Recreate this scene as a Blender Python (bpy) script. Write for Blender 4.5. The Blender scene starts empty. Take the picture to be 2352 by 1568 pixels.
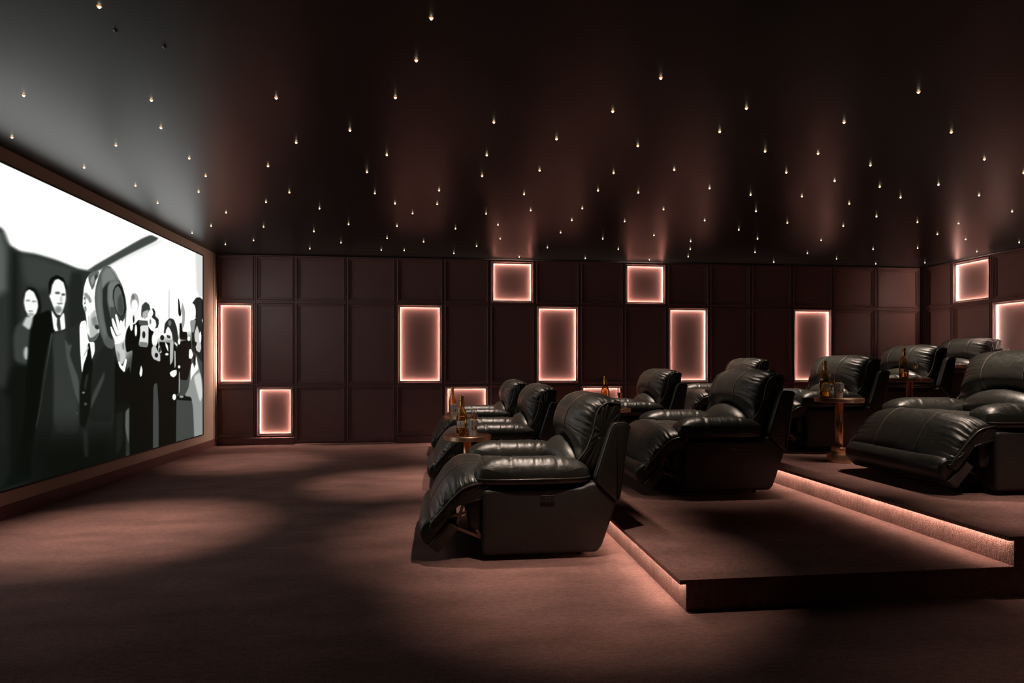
import bpy, bmesh, math, random
import numpy as np
from mathutils import Vector, Matrix

C = bpy.context.scene.collection
scene = bpy.context.scene
PI = math.pi
random.seed(7)

# ------------------------------------------------------------------ camera
cam_d = bpy.data.cameras.new('camera')
cam = bpy.data.objects.new('camera', cam_d); C.objects.link(cam)
cam.location = (0, 0, 1.15)
YAW = math.atan(161 / 1409.0)
cam.rotation_euler = (PI / 2, 0, -YAW)
cam_d.sensor_width = 36.0
cam_d.lens = 36.0 * 1409.0 / 2352.0
cam_d.shift_y = (842 - 784) / 2352.0
cam_d.clip_start = 0.05
scene.camera = cam

# ------------------------------------------------------------------ world, exposure
w = bpy.data.worlds.new('world'); scene.world = w; w.use_nodes = True
w.node_tree.nodes['Background'].inputs[0].default_value = (0.0, 0.0, 0.0, 1)
w.node_tree.nodes['Background'].inputs[1].default_value = 0.0
scene.view_settings.view_transform = 'Standard'
scene.view_settings.look = 'None'
scene.view_settings.gamma = 1.0
scene.view_settings.exposure = 0.0
scene.view_settings.use_curve_mapping = False

# ------------------------------------------------------------------ light levels
SCREEN_WHITE = 1.3
LED_WALL = 265.0
LED_STEP = 48.0
WARM = (1.0, 0.78, 0.64)

def spot(x, y, power, deg=52, col=WARM, tx=0.0, ty=0.0, soft=0.03, blend=0.9, z=2.785):
    d = bpy.data.lights.new('unseen_ceiling_spot', 'SPOT')
    d.energy = power; d.color = col; d.spot_size = math.radians(deg); d.spot_blend = blend
    d.shadow_soft_size = soft
    o = bpy.data.objects.new('unseen_ceiling_spot', d); C.objects.link(o)
    o.location = (x, y, z)
    v = Vector((tx, ty, -2.75))
    o.rotation_euler = v.to_track_quat('-Z', 'Y').to_euler()
    return o

# unseen spots added at the ceiling, without fixtures: pools on the open carpet, then over the rows of seats
for (x, y, p, dg) in ((-2.29, 7.75, 230, 44), (-2.25, 4.62, 390, 46), (-0.52, 6.2, 230, 40), (0.72, 3.20, 250, 45), (3.65, 3.05, 230, 44), (2.70, 1.10, 60, 70)):  # last one is added fill for the dark platform front and near floor
    spot(x, y, p, dg, blend=1.0)
for (x, y, p) in ((0.50, 4.22, 330), (0.55, 6.40, 300), (0.6, 8.45, 260),
                  (2.15, 5.30, 270), (2.2, 7.30, 290),
                  (3.90, 4.30, 390), (3.93, 6.40, 390), (3.95, 8.45, 330),
                  (5.5, 7.1, 340), (7.25, 8.3, 280)):
    spot(x, y, p, 56, soft=0.07, blend=1.0)

# ------------------------------------------------------------------ data: star positions (x, y) and the film picture on the screen plane (grey, edge softness, [y, z, ...] in mm)
STARS= [(-1.559,3.005),(-2.524,4.039),(-1.785,4.022),(-1.01,3.903),(-1.926,4.48),(-1.064,4.66),(-3.069,4.787),(-2.411,4.872),(-1.985,5.109),(-1.419,5.235),
(-2.94,5.443),(-2.027,5.565),(-2.77,5.934),(-2.277,6.076),(-1.433,6.002),(-1.749,6.38),(-2.842,6.536),(-1.267,6.578),(-2.292,6.862),(-2.683,7.53),(-2.088,7.514),
(-1.549,7.694),(-3.059,7.96),(-2.444,8.341),(-2.901,8.657),(-1.831,8.828),(-0.05,2.927),(-0.137,3.339),(-0.283,3.815),(-0.637,4.378),(-0.426,4.854),(-0.63,5.297),
(-0.633,5.94),(-0.47,6.286),(-0.026,5.773),(-0.047,6.264),(-0.313,6.673),(-1.073,7.265),(-0.523,7.289),(0.161,7.355),(-0.698,7.995),(-0.24,8.172),(-0.851,8.818),
(-0.531,8.807),(0.173,8.952),(0.471,8.381),(0.348,4.123),(0.347,4.769),(0.345,5.294),(0.473,6.598),(0.647,7.094),(0.746,7.862),(1.154,9.135),(1.45,8.379),
(1.45,7.425),(1.451,6.775),(1.452,6.262),(0.929,6.4),(0.78,5.808),(0.815,5.091),(0.824,4.374),(1.096,3.861),(1.242,3.384),(1.452,4.441),(1.45,5.083),(1.451,5.61),
(1.847,5.633),(1.931,4.945),(2.305,6.2),(2.058,6.763),(2.641,7.438),(2.06,7.723),(2.457,8.376),(2.164,9.137),(3.174,9.142),(-1.332,8.353),(1.93,3.718),
(1.936,4.109),(2.696,3.858),(2.843,3.382),(3.558,3.934),(2.457,4.444),(2.89,4.444),(4.282,4.416),(2.903,4.907),(3.461,5.081),(3.483,4.653),(4.913,4.687),
(3.984,5.199),(4.467,5.08),(4.436,5.504),(5.133,5.352),(2.455,5.418),(2.941,5.584),(3.461,5.579),(4.094,5.777),(3.306,6.164),(4.737,6.233),(6.016,5.869),
(2.942,6.621),(3.932,6.624),(4.669,6.696),(5.387,6.424),(5.902,6.425),(3.549,7.023),(4.042,7.496),(4.91,7.484),(6.123,6.98),(6.725,7.211),(3.246,7.74),
(3.459,8.261),(3.661,8.819),(4.479,8.379),(5.277,8.369),(6.006,7.97),(6.569,7.831),(7.607,7.32),(7.607,7.968),(5.192,9.13),(5.988,8.745),(6.902,9.097),
(7.606,8.918)]
DIM= [(-1.593, 3.216), (-1.422, 3.35)]
PICTURE = [(70,28,[6495,1267,9126,1656,9126,113,6495,123]),
(225,10,[6094,1998,7545,2631,7702,2635,6340,2069]),
(46,5,[4987,2199,5065,2077,5187,2049,5375,2064,5643,2061,5942,2036,6094,2043,6297,2075,6515,1015,6515,-200,4987,45,4394,187,4394,2175]),
(95,10,[4394,2175,4987,2162,5046,2018,5046,1694,4394,1618]),
(24,9,[5078,2042,5173,2022,5187,663,5065,676]),
(62,9,[5201,2018,5375,2039,5942,2019,5905,1882,5451,1782,5243,1814]),
(34,6,[5832,1991,6017,2008,6094,1364,5797,1353]),
(72,3,[6075,2040,7312,2639,7576,2642,6750,2284,6256,2054]),
(14,8,[5091,1155,5311,1168,5470,824,5470,252,4987,229,4394,159,4394,788,5021,973]),
(28,8,[4394,1102,5056,997,5091,356,4987,229,4394,54]),
(222,12,[8567,2864,9375,3033,9375,2154,8631,2071]),
(214,3,[7801,2084,7833,2088,7843,1725,7785,1720]),
(12,3,[5222,1712,5273,1781,5350,1787,5419,1735,5444,1632,5409,1556,5350,1532,5331,1556,5254,1575]),
(62,4,[5217,1515,5135,1460,5105,1365,5122,1192,5283,1168,5340,1453,5331,1530]),
(205,3,[5254,1544,5340,1557,5344,1480,5292,1444,5213,1477]),
(248,2,[5249,1740,5292,1767,5350,1752,5393,1692,5403,1641,5380,1584,5331,1543,5283,1556,5245,1600,5228,1662]),
(150,2,[5305,1679,5302,1675,5292,1671,5279,1668,5265,1668,5256,1670,5252,1673,5256,1677,5265,1681,5279,1684,5292,1684,5302,1682]),
(150,2,[5378,1679,5374,1675,5364,1671,5350,1668,5336,1668,5326,1670,5323,1673,5326,1677,5336,1681,5350,1684,5364,1684,5374,1682]),
(150,2,[5342,1599,5338,1595,5327,1592,5311,1589,5296,1589,5285,1590,5281,1593,5285,1597,5296,1600,5311,1602,5327,1603,5338,1602]),
(175,3,[5354,1571,5349,1563,5334,1556,5315,1552,5296,1553,5282,1557,5277,1565,5282,1573,5296,1580,5315,1583,5334,1583,5349,1578]),
(190,3,[5288,1258,5284,1232,5273,1213,5258,1206,5243,1213,5232,1231,5228,1257,5232,1282,5243,1301,5258,1308,5273,1302,5284,1284]),
(8,3,[5554,1629,5450,1595,5350,1560,5302,1438,5273,1219,5254,837,5144,310,5575,227,5662,1446]),
(10,2,[5539,1775,5532,1842,5560,1893,5640,1934,5740,1921,5791,1848,5781,1776,5554,1764]),
(244,2,[5564,1765,5579,1834,5618,1887,5666,1904,5740,1884,5772,1818,5774,1740,5747,1667,5702,1594,5651,1596,5601,1653,5564,1711,5543,1742]),
(90,2,[5691,1785,5686,1779,5673,1774,5655,1770,5638,1770,5625,1772,5620,1777,5625,1783,5638,1789,5655,1792,5673,1793,5686,1790]),
(90,2,[5763,1780,5759,1774,5749,1769,5736,1766,5722,1766,5712,1768,5709,1774,5712,1780,5722,1785,5736,1788,5749,1788,5759,1785]),
(130,2,[5729,1698,5723,1694,5709,1690,5688,1687,5668,1686,5654,1687,5649,1690,5654,1694,5668,1698,5688,1701,5709,1702,5723,1701]),
(140,4,[5715,1643,5709,1628,5691,1615,5666,1609,5642,1611,5624,1620,5618,1634,5624,1650,5642,1663,5666,1669,5691,1668,5709,1658]),
(200,3,[5724,1735,5722,1722,5715,1712,5706,1708,5697,1710,5691,1719,5688,1731,5691,1744,5697,1754,5706,1758,5715,1756,5722,1747]),
(252,1.5,[5571,1630,5629,1574,5673,1554,5747,1630,5768,1468,5607,1445]),
(55,1.5,[5649,1566,5688,1574,5693,1530,5706,1469,5666,1454,5644,1506]),
(40,2,[6035,1596,5868,1500,5579,1441,5532,1331,5464,1089,5419,827,5370,595,5321,259,5311,-196,6754,-590,6793,228,6803,688,6895,732,6905,970,6852,1090,6675,1305,6567,1399,6278,1480]),
(54,5,[5578,1430,5787,1462,5762,1384,5855,1347,5804,1253,5943,887,5969,548,5593,588]),
(28,4,[5570,1425,5601,1180,5593,588,5341,240,5313,432,5428,845,5502,1228]),
(66,1.5,[5569,1440,5587,1426,5384,658,5370,659,5450,891]),
(78,2.5,[5754,1394,5813,1335,5859,1347,5821,1253,5968,1034,5975,801,5907,910,5787,1211]),
(30,5,[6222,1238,6424,1379,6564,1325,6564,601,6126,640,6116,749]),
(62,3,[6149,747,6174,876,6393,1116,6383,1025,6261,872]),
(14,4,[6575,1302,6641,1115,6779,1065,6899,1002,6918,841,6862,721,6779,690,6779,509,6815,-273,6553,-215]),
(11,60,[5178,615,6779,521,6803,-635,5178,-274]),
(95,2,[6793,683,6865,721,6860,329,6784,508]),
(26,6,[6586,669,6756,704,6733,345,6608,244]),
(15,2,[6014,1065,6116,1161,6203,1227,6164,964,6145,747,6070,591,5975,611,5982,970]),
(40,2,[6088,1096,6122,1085,6070,924,6042,968]),
(120,0.8,[6060,912,6057,907,6049,904,6038,903,6027,905,6019,909,6016,914,6019,918,6027,921,6038,922,6049,920,6057,917]),
(70,1,[6096,804,6092,797,6083,792,6070,791,6057,794,6047,800,6044,807,6047,815,6057,820,6070,821,6083,818,6092,812]),
(80,1,[5950,729,5948,725,5944,722,5939,721,5934,723,5930,726,5928,730,5930,735,5934,737,5939,738,5944,737,5948,733]),
(38,6,[6033,562,6098,566,6107,316,6060,334]),
(253,1.2,[5975,1521,6003,1564,6079,1580,6117,1381,6218,1385,6224,1294,6170,1214,6130,1314,6015,1068,5983,1317]),
(12,1.2,[6107,1363,6138,1374,6159,1292,6175,1214,6117,1082,6010,1056,6040,1171,6097,1261]),
(180,1.5,[6028,1245,6117,1344,6123,1321,6045,1245]),
(252,1.2,[6029,1780,6045,1883,6087,1966,6139,2015,6241,2054,6317,2047,6297,1916,6278,1701,6307,1490,6241,1407,6170,1384,6121,1413,6094,1478,6085,1580,6068,1651,6038,1689,6024,1728]),
(105,1.2,[6112,1995,6148,2027,6231,2059,6297,2065,6282,2010,6241,1972,6213,1905,6176,1869,6148,1907,6121,1945]),
(150,1,[6148,1959,6185,2006,6241,2025,6231,1992,6181,1911]),
(60,0.8,[6213,2010,6263,2039,6259,2004,6226,1959]),
(150,2.5,[6045,1822,6085,1837,6148,1803,6176,1765,6139,1740,6103,1778,6059,1793]),
(110,0.8,[6038,1781,6059,1795,6080,1775,6073,1733,6045,1720,6052,1752]),
(250,0.8,[6069,1759,6068,1750,6065,1744,6061,1741,6056,1743,6053,1749,6052,1757,6053,1765,6056,1771,6061,1774,6065,1772,6068,1767]),
(150,1,[6045,1700,6077,1713,6091,1684,6077,1652,6055,1665]),
(190,4,[6148,1637,6231,1697,6282,1563,6301,1501,6241,1423,6170,1399,6130,1460]),
(135,3,[6170,1602,6241,1634,6278,1553,6231,1528,6185,1546]),
(50,1.5,[6218,1543,6282,1553,6305,1517,6259,1504,6226,1517]),
(95,2,[6103,1458,6148,1419,6203,1432,6259,1467,6307,1480,6241,1402,6163,1382,6116,1412]),
(215,1.5,[6103,1623,6130,1636,6148,1523,6116,1500]),
(235,2,[6918,1736,7054,1769,7054,1664,6970,1616,6908,1653]),
(9,2,[6868,1588,6991,1607,7075,1666,7412,1559,7532,1408,7682,1241,7532,969,7412,949,7401,664,7396,-476,6878,-458,6868,975,6949,1330,6808,1296,6773,1411,6808,1524]),
(60,2,[7123,1712,7136,1819,7224,1873,7315,1848,7338,1784,7331,1718,7140,1687]),
(180,2,[7157,1752,7296,1792,7296,1726,7206,1676,7151,1693]),
(80,1.5,[7064,1654,7296,1666,7308,1613,7075,1602]),
(170,1.5,[7077,1850,7070,1811,7049,1777,7017,1752,6980,1742,6944,1746,6913,1764,6893,1794,6886,1830,6893,1868,6913,1902,6944,1927,6980,1939,7017,1936,7049,1918,7070,1888]),
(252,2,[7052,1811,7042,1777,7016,1751,6980,1739,6945,1745,6919,1766,6910,1797,6919,1830,6945,1856,6980,1868,7016,1864,7042,1843]),
(120,2,[6986,1898,6981,1882,6968,1869,6949,1863,6931,1865,6917,1875,6912,1890,6917,1906,6931,1919,6949,1925,6968,1923,6981,1913]),
(225,1.2,[7101,1599,7296,1617,7285,1366,7064,1375,7107,1509]),
(40,1.2,[7222,1505,7217,1484,7203,1468,7184,1462,7165,1466,7151,1481,7147,1501,7151,1521,7165,1537,7184,1543,7203,1539,7217,1525]),
(130,1.5,[7086,1424,7273,1420,7273,1366,7075,1370]),
(245,1.2,[6947,1589,6942,1560,6930,1538,6912,1530,6895,1536,6882,1556,6878,1584,6882,1612,6895,1634,6912,1643,6930,1637,6942,1617]),
(245,1.2,[7035,1542,7031,1509,7021,1485,7007,1476,6994,1484,6984,1507,6980,1539,6984,1571,6994,1596,7007,1605,7021,1597,7031,1574]),
(20,1.2,[6976,1658,6974,1637,6968,1621,6959,1615,6951,1620,6945,1635,6943,1655,6945,1676,6951,1692,6959,1698,6968,1693,6974,1679]),
(45,1.5,[7331,1795,7412,1819,7460,1784,7460,1729,7545,1702,7545,1612,7436,1582,7342,1730]),
(252,1.5,[7273,1735,7319,1788,7377,1810,7412,1758,7365,1710,7460,1684,7484,1630,7436,1566,7365,1556,7296,1596,7273,1659]),
(120,1.5,[7361,1660,7358,1645,7349,1633,7338,1628,7326,1631,7318,1642,7315,1657,7318,1672,7326,1684,7338,1689,7349,1686,7358,1675]),
(240,1.5,[7513,1463,7503,1421,7477,1389,7441,1377,7405,1387,7379,1416,7370,1457,7379,1499,7405,1531,7441,1544,7477,1534,7503,1505]),
(200,1.5,[7365,1358,7436,1416,7508,1340,7582,1296,7582,1206,7412,1237,7361,1292]),
(25,1,[7528,1284,7522,1270,7506,1259,7484,1255,7462,1259,7447,1268,7441,1282,7447,1296,7462,1307,7484,1311,7506,1308,7522,1298]),
(210,1,[7637,1366,7629,1337,7609,1316,7582,1308,7554,1315,7535,1335,7528,1363,7535,1391,7554,1412,7582,1421,7609,1414,7629,1394]),
(40,1,[7594,1348,7591,1333,7582,1322,7569,1318,7557,1321,7548,1332,7545,1346,7548,1361,7557,1372,7569,1376,7582,1373,7591,1362]),
(230,1,[7569,1579,7566,1545,7557,1520,7545,1510,7532,1518,7523,1543,7520,1576,7523,1610,7532,1635,7545,1645,7557,1637,7566,1613]),
(180,1,[7654,1493,7649,1475,7637,1462,7619,1457,7601,1461,7589,1472,7584,1489,7589,1506,7601,1520,7619,1525,7637,1521,7649,1509]),
(235,1.2,[7123,1170,7157,1117,7144,1053,7107,1038,7082,1080]),
(9,2,[7532,1442,7785,1440,7946,1423,8085,1452,8085,1246,8113,1003,8085,821,8029,811,8015,622,8001,-496,7532,-507,7545,655,7508,958,7412,1016,7682,1241]),
(42,1.8,[7669,1539,7702,1668,7825,1737,7946,1733,8034,1643,8085,1452,8057,1354,7946,1423,7892,1563,7798,1634,7728,1554]),
(120,3,[7875,1680,7870,1662,7854,1648,7833,1642,7812,1645,7796,1657,7791,1674,7796,1692,7812,1706,7833,1712,7854,1709,7870,1697]),
(236,1.5,[7720,1577,7785,1636,7859,1596,7897,1480,7798,1476,7733,1531]),
(60,1.2,[7746,1532,7851,1525,7851,1484,7759,1497]),
(190,2,[7838,1466,7940,1476,7924,1220,7838,1161]),
(235,1.2,[7708,1449,7785,1405,7798,1324,7720,1392]),
(230,1.2,[7801,1301,7795,1292,7777,1286,7754,1284,7731,1285,7714,1291,7708,1299,7714,1307,7731,1313,7754,1316,7777,1314,7795,1309]),
(30,1.2,[7687,1494,7680,1478,7659,1465,7631,1459,7604,1463,7584,1473,7577,1489,7584,1505,7604,1518,7631,1523,7659,1521,7680,1510]),
(225,1,[7973,1460,8085,1416,8071,1391,7959,1435]),
(12,1,[8043,1450,8472,1518,8472,1187,8349,973,8113,990,8057,1245]),
(165,1.5,[8148,1846,8194,1973,8283,1858,8265,1695,8177,1591]),
(250,1.3,[8194,1776,8186,1731,8162,1697,8131,1683,8099,1693,8076,1723,8068,1766,8076,1811,8099,1845,8131,1859,8162,1850,8186,1820]),
(12,1,[8068,2011,8102,1988,8165,1811,8128,1777,8074,1803]),
(10,1,[8108,1696,8171,1701,8200,1592,8334,1600,8349,1538,8441,1504,8113,1490]),
(235,1,[8139,1466,8134,1447,8119,1432,8099,1426,8079,1430,8065,1444,8060,1463,8065,1483,8079,1498,8099,1504,8119,1499,8134,1486]),
(230,1,[8139,1149,8134,1139,8119,1132,8099,1129,8079,1132,8065,1139,8060,1149,8065,1158,8079,1166,8099,1168,8119,1166,8134,1158]),
(235,1,[7825,1078,7919,1107,8029,1113,8029,1052,7946,1018,7865,1037]),
(200,1,[7959,1352,7995,1341,8001,1161,7968,1125]),
(170,1,[8093,1088,8119,1088,8113,826,8085,827]),
(235,1,[8015,776,8007,757,7987,744,7959,740,7932,747,7912,762,7905,781,7912,800,7932,813,7959,817,7987,811,8007,796]),
(14,1.2,[8015,788,8289,787,8599,838,8551,698,8029,739]),
(150,1,[8235,769,8227,761,8203,756,8171,755,8139,759,8116,766,8108,775,8116,783,8139,788,8171,789,8203,785,8227,778]),
(34,2,[8441,1771,8865,1830,8865,1189,8664,1305,8503,1366,8488,1545]),
(38,2,[8472,1964,8631,2074,8763,2093,8872,2071,8872,1791,8631,1785]),
(252,2,[8625,1876,8616,1828,8591,1786,8553,1757,8510,1744,8466,1750,8430,1774,8406,1811,8398,1856,8406,1903,8430,1944,8466,1974,8510,1987,8553,1983,8591,1960,8616,1922]),
(150,2,[8425,1751,8631,1785,8567,1613,8472,1595]),
(205,1.5,[8567,1587,8664,1710,8730,1635,8814,1414,8763,1340,8631,1370]),
(240,1,[8814,1554,8809,1514,8794,1484,8773,1472,8753,1482,8739,1511,8733,1550,8739,1590,8753,1619,8773,1631,8794,1622,8809,1593]),
(20,1.2,[8503,1507,8664,1475,8631,1422,8503,1443]),
(235,1,[8444,1517,8437,1500,8419,1487,8394,1482,8370,1485,8352,1497,8346,1513,8352,1529,8370,1542,8394,1548,8419,1544,8437,1533]),
(150,3,[8472,1174,8519,1206,8583,1123,8631,1318,8737,1122,8872,921,8872,-684,8631,-632,8541,586,8472,754,8259,776,8394,884]),
(240,1.5,[8472,1174,8519,1206,8583,1123,8631,1305,8723,1122,8631,1084,8503,1021,8456,958,8447,1085]),
(245,1.5,[8404,1376,8472,1384,8541,1303,8472,1251,8394,1262]),
(215,4,[8541,1020,8780,1082,8872,761,8763,660]),
(20,1.5,[8541,1316,8615,1304,8615,1162,8560,1187]),
(88,1.2,[6297,2033,6346,2094,6424,2141,6505,2144,6594,2105,6667,2037,6728,1983,6795,1865,6817,1751,6790,1674,6739,1618,6663,1454,6536,1326,6464,1333,6395,1363,6320,1464,6271,1584,6233,1697,6218,1801,6237,1908]),
(128,5,[6336,2050,6424,2123,6505,2125,6578,2075,6620,2025,6454,1991,6346,1901]),
(160,1,[6505,2144,6594,2105,6667,2037,6652,2024,6578,2086,6495,2129]),
(108,5,[6256,1889,6326,1984,6336,1814,6365,1655,6434,1487,6395,1409,6307,1544,6256,1720]),
(40,2,[6359,1903,6430,1964,6485,1990,6444,1913,6434,1803,6485,1666,6567,1517,6536,1415,6454,1455,6395,1604,6359,1752]),
(122,3,[6450,1947,6505,1993,6609,2020,6676,2010,6599,1966,6548,1904,6542,1837,6573,1751,6557,1660,6505,1689,6458,1773]),
(74,3,[6485,1742,6567,1750,6641,1656,6695,1626,6641,1532,6567,1539,6505,1634]),
(22,1.2,[6588,1965,6667,2000,6732,1955,6779,1863,6799,1750,6777,1673,6717,1645,6652,1668,6578,1740,6542,1837,6548,1915]),
(104,2,[6582,1939,6641,1972,6697,1939,6746,1848,6763,1758,6746,1693,6689,1666,6620,1711,6573,1773,6557,1861]),
(70,4,[6641,1848,6706,1901,6754,1769,6741,1693,6684,1677,6630,1734]),
(55,2,[6663,1641,6790,1709,6786,1674,6728,1617,6684,1592]),
(10,2,[6589,1198,6654,1189,6759,1074,6868,1159,6912,1025,6868,771,6580,788]),
(205,2,[6617,1473,6769,1521,6782,1421,6769,1320,6800,1245,6720,1169,6645,1198,6589,1325,6570,1403]),
(252,1.2,[6583,1675,6617,1681,6673,1595,6715,1508,6663,1476,6624,1562]),
(252,1.2,[6520,1628,6550,1637,6635,1533,6665,1476,6609,1473,6539,1561]),
(252,1.2,[6493,1546,6518,1551,6589,1472,6635,1425,6589,1398,6521,1478]),
(248,1.2,[6678,1625,6730,1621,6773,1542,6775,1471,6711,1458,6677,1546]),
(250,2,[6589,1442,6769,1501,6775,1431,6673,1387,6580,1378]),
(95,2,[6779,1683,6808,1726,6788,1543,6775,1582]),
(140,3,[6617,1316,6682,1278,6673,1199,6645,1208]),
(120,3,[6720,1379,6759,1400,6765,1320,6730,1339]),
(248,1.2,[6641,1198,6667,1203,6730,1149,6792,1240,6820,1220,6773,1087,6673,1144])]
# ------------------------------------------------------------------ materials
def mat(name):
    m = bpy.data.materials.new(name); m.use_nodes = True
    nt = m.node_tree; b = nt.nodes['Principled BSDF']
    return m, nt, b

def pbr(name, col, rough=0.5, metal=0.0, spec=0.5, bump=None, vary=0.0, vscale=8.0):
    m, nt, b = mat(name)
    b.inputs['Base Color'].default_value = (*col, 1)
    b.inputs['Roughness'].default_value = rough
    b.inputs['Metallic'].default_value = metal
    b.inputs['Specular IOR Level'].default_value = spec
    tc = nt.nodes.new('ShaderNodeTexCoord')
    if vary:
        n = nt.nodes.new('ShaderNodeTexNoise'); n.inputs['Scale'].default_value = vscale
        n.inputs['Detail'].default_value = 5
        nt.links.new(tc.outputs['Object'], n.inputs['Vector'])
        r = nt.nodes.new('ShaderNodeMapRange')
        r.inputs[1].default_value = 0.3; r.inputs[2].default_value = 0.7
        r.inputs[3].default_value = 1 - vary; r.inputs[4].default_value = 1 + vary
        nt.links.new(n.outputs['Fac'], r.inputs[0])
        mx = nt.nodes.new('ShaderNodeVectorMath'); mx.operation = 'SCALE'
        mx.inputs[0].default_value = col
        nt.links.new(r.outputs[0], mx.inputs['Scale'])
        nt.links.new(mx.outputs[0], b.inputs['Base Color'])
    if bump:
        sc, st, di = bump
        n2 = nt.nodes.new('ShaderNodeTexNoise'); n2.inputs['Scale'].default_value = sc
        n2.inputs['Detail'].default_value = 4
        nt.links.new(tc.outputs['Object'], n2.inputs['Vector'])
        bp = nt.nodes.new('ShaderNodeBump'); bp.inputs['Strength'].default_value = st
        bp.inputs['Distance'].default_value = di
        nt.links.new(n2.outputs['Fac'], bp.inputs['Height'])
        nt.links.new(bp.outputs[0], b.inputs['Normal'])
    return m

def emit(name, col, strength):
    m = bpy.data.materials.new(name); m.use_nodes = True
    nt = m.node_tree; nt.nodes.remove(nt.nodes['Principled BSDF'])
    e = nt.nodes.new('ShaderNodeEmission'); e.inputs[0].default_value = (*col, 1)
    e.inputs[1].default_value = strength
    nt.links.new(e.outputs[0], nt.nodes['Material Output'].inputs[0])
    return m

def carpet(name, col):
    m, nt, b = mat(name)
    tc = nt.nodes.new('ShaderNodeTexCoord')
    mp = nt.nodes.new('ShaderNodeMapping'); mp.inputs['Scale'].default_value = (1.0, 2.2, 1.0)
    nt.links.new(tc.outputs['Object'], mp.inputs[0])
    def noise(s, d, src):
        n = nt.nodes.new('ShaderNodeTexNoise'); n.inputs['Scale'].default_value = s
        n.inputs['Detail'].default_value = d; nt.links.new(src, n.inputs['Vector']); return n
    big = noise(2.2, 6, mp.outputs[0]); mid = noise(26, 4, mp.outputs[0]); fine = noise(190, 3, tc.outputs['Object'])
    def rng(src, lo, hi):
        r = nt.nodes.new('ShaderNodeMapRange'); r.inputs[1].default_value = 0.3; r.inputs[2].default_value = 0.7
        r.inputs[3].default_value = lo; r.inputs[4].default_value = hi
        nt.links.new(src, r.inputs[0]); return r.outputs[0]
    def mul(a, c):
        n = nt.nodes.new('ShaderNodeMath'); n.operation = 'MULTIPLY'
        nt.links.new(a, n.inputs[0]); nt.links.new(c, n.inputs[1]); return n.outputs[0]
    f = mul(mul(rng(big.outputs['Fac'], 0.70, 1.22), rng(mid.outputs['Fac'], 0.78, 1.20)), rng(fine.outputs['Fac'], 0.50, 1.50))
    sc = nt.nodes.new('ShaderNodeVectorMath'); sc.operation = 'SCALE'; sc.inputs[0].default_value = col
    nt.links.new(f, sc.inputs['Scale']); nt.links.new(sc.outputs[0], b.inputs['Base Color'])
    b.inputs['Roughness'].default_value = 0.95
    b.inputs['Specular IOR Level'].default_value = 0.1
    b.inputs['Sheen Weight'].default_value = 0.25
    b.inputs['Sheen Roughness'].default_value = 0.5
    b.inputs['Sheen Tint'].default_value = (0.9, 0.6, 0.5, 1)
    bp = nt.nodes.new('ShaderNodeBump'); bp.inputs['Strength'].default_value = 0.8; bp.inputs['Distance'].default_value = 0.012
    ad = nt.nodes.new('ShaderNodeMath'); ad.operation = 'ADD'
    nt.links.new(mid.outputs['Fac'], ad.inputs[0]); nt.links.new(fine.outputs['Fac'], ad.inputs[1])
    nt.links.new(ad.outputs[0], bp.inputs['Height']); nt.links.new(bp.outputs[0], b.inputs['Normal'])
    return m

def leather_mat(name, col, rough):
    m, nt, b = mat(name)
    b.inputs['Base Color'].default_value = (*col, 1)
    b.inputs['Specular IOR Level'].default_value = 0.55
    tc = nt.nodes.new('ShaderNodeTexCoord')
    v = nt.nodes.new('ShaderNodeTexVoronoi'); v.inputs['Scale'].default_value = 260
    n = nt.nodes.new('ShaderNodeTexNoise'); n.inputs['Scale'].default_value = 30; n.inputs['Detail'].default_value = 4
    n.inputs['Roughness'].default_value = 0.6
    for t in (v, n): nt.links.new(tc.outputs['Object'], t.inputs['Vector'])
    r = nt.nodes.new('ShaderNodeMapRange'); r.inputs[1].default_value = 0.3; r.inputs[2].default_value = 0.7
    r.inputs[3].default_value = rough - 0.06; r.inputs[4].default_value = rough + 0.10
    nt.links.new(n.outputs['Fac'], r.inputs[0]); nt.links.new(r.outputs[0], b.inputs['Roughness'])
    b1 = nt.nodes.new('ShaderNodeBump'); b1.inputs['Strength'].default_value = 0.28; b1.inputs['Distance'].default_value = 0.0015
    nt.links.new(v.outputs['Distance'], b1.inputs['Height'])
    b2 = nt.nodes.new('ShaderNodeBump'); b2.inputs['Strength'].default_value = 0.13; b2.inputs['Distance'].default_value = 0.010
    nt.links.new(n.outputs['Fac'], b2.inputs['Height']); nt.links.new(b1.outputs[0], b2.inputs['Normal'])
    nt.links.new(b2.outputs[0], b.inputs['Normal'])
    return m

def glass_mat(name, col, ior=1.45, rough=0.0, trans=1.0):
    m, nt, b = mat(name)
    b.inputs['Base Color'].default_value = (*col, 1)
    b.inputs['Roughness'].default_value = rough
    b.inputs['IOR'].default_value = ior
    b.inputs['Transmission Weight'].default_value = trans
    return m

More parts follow.
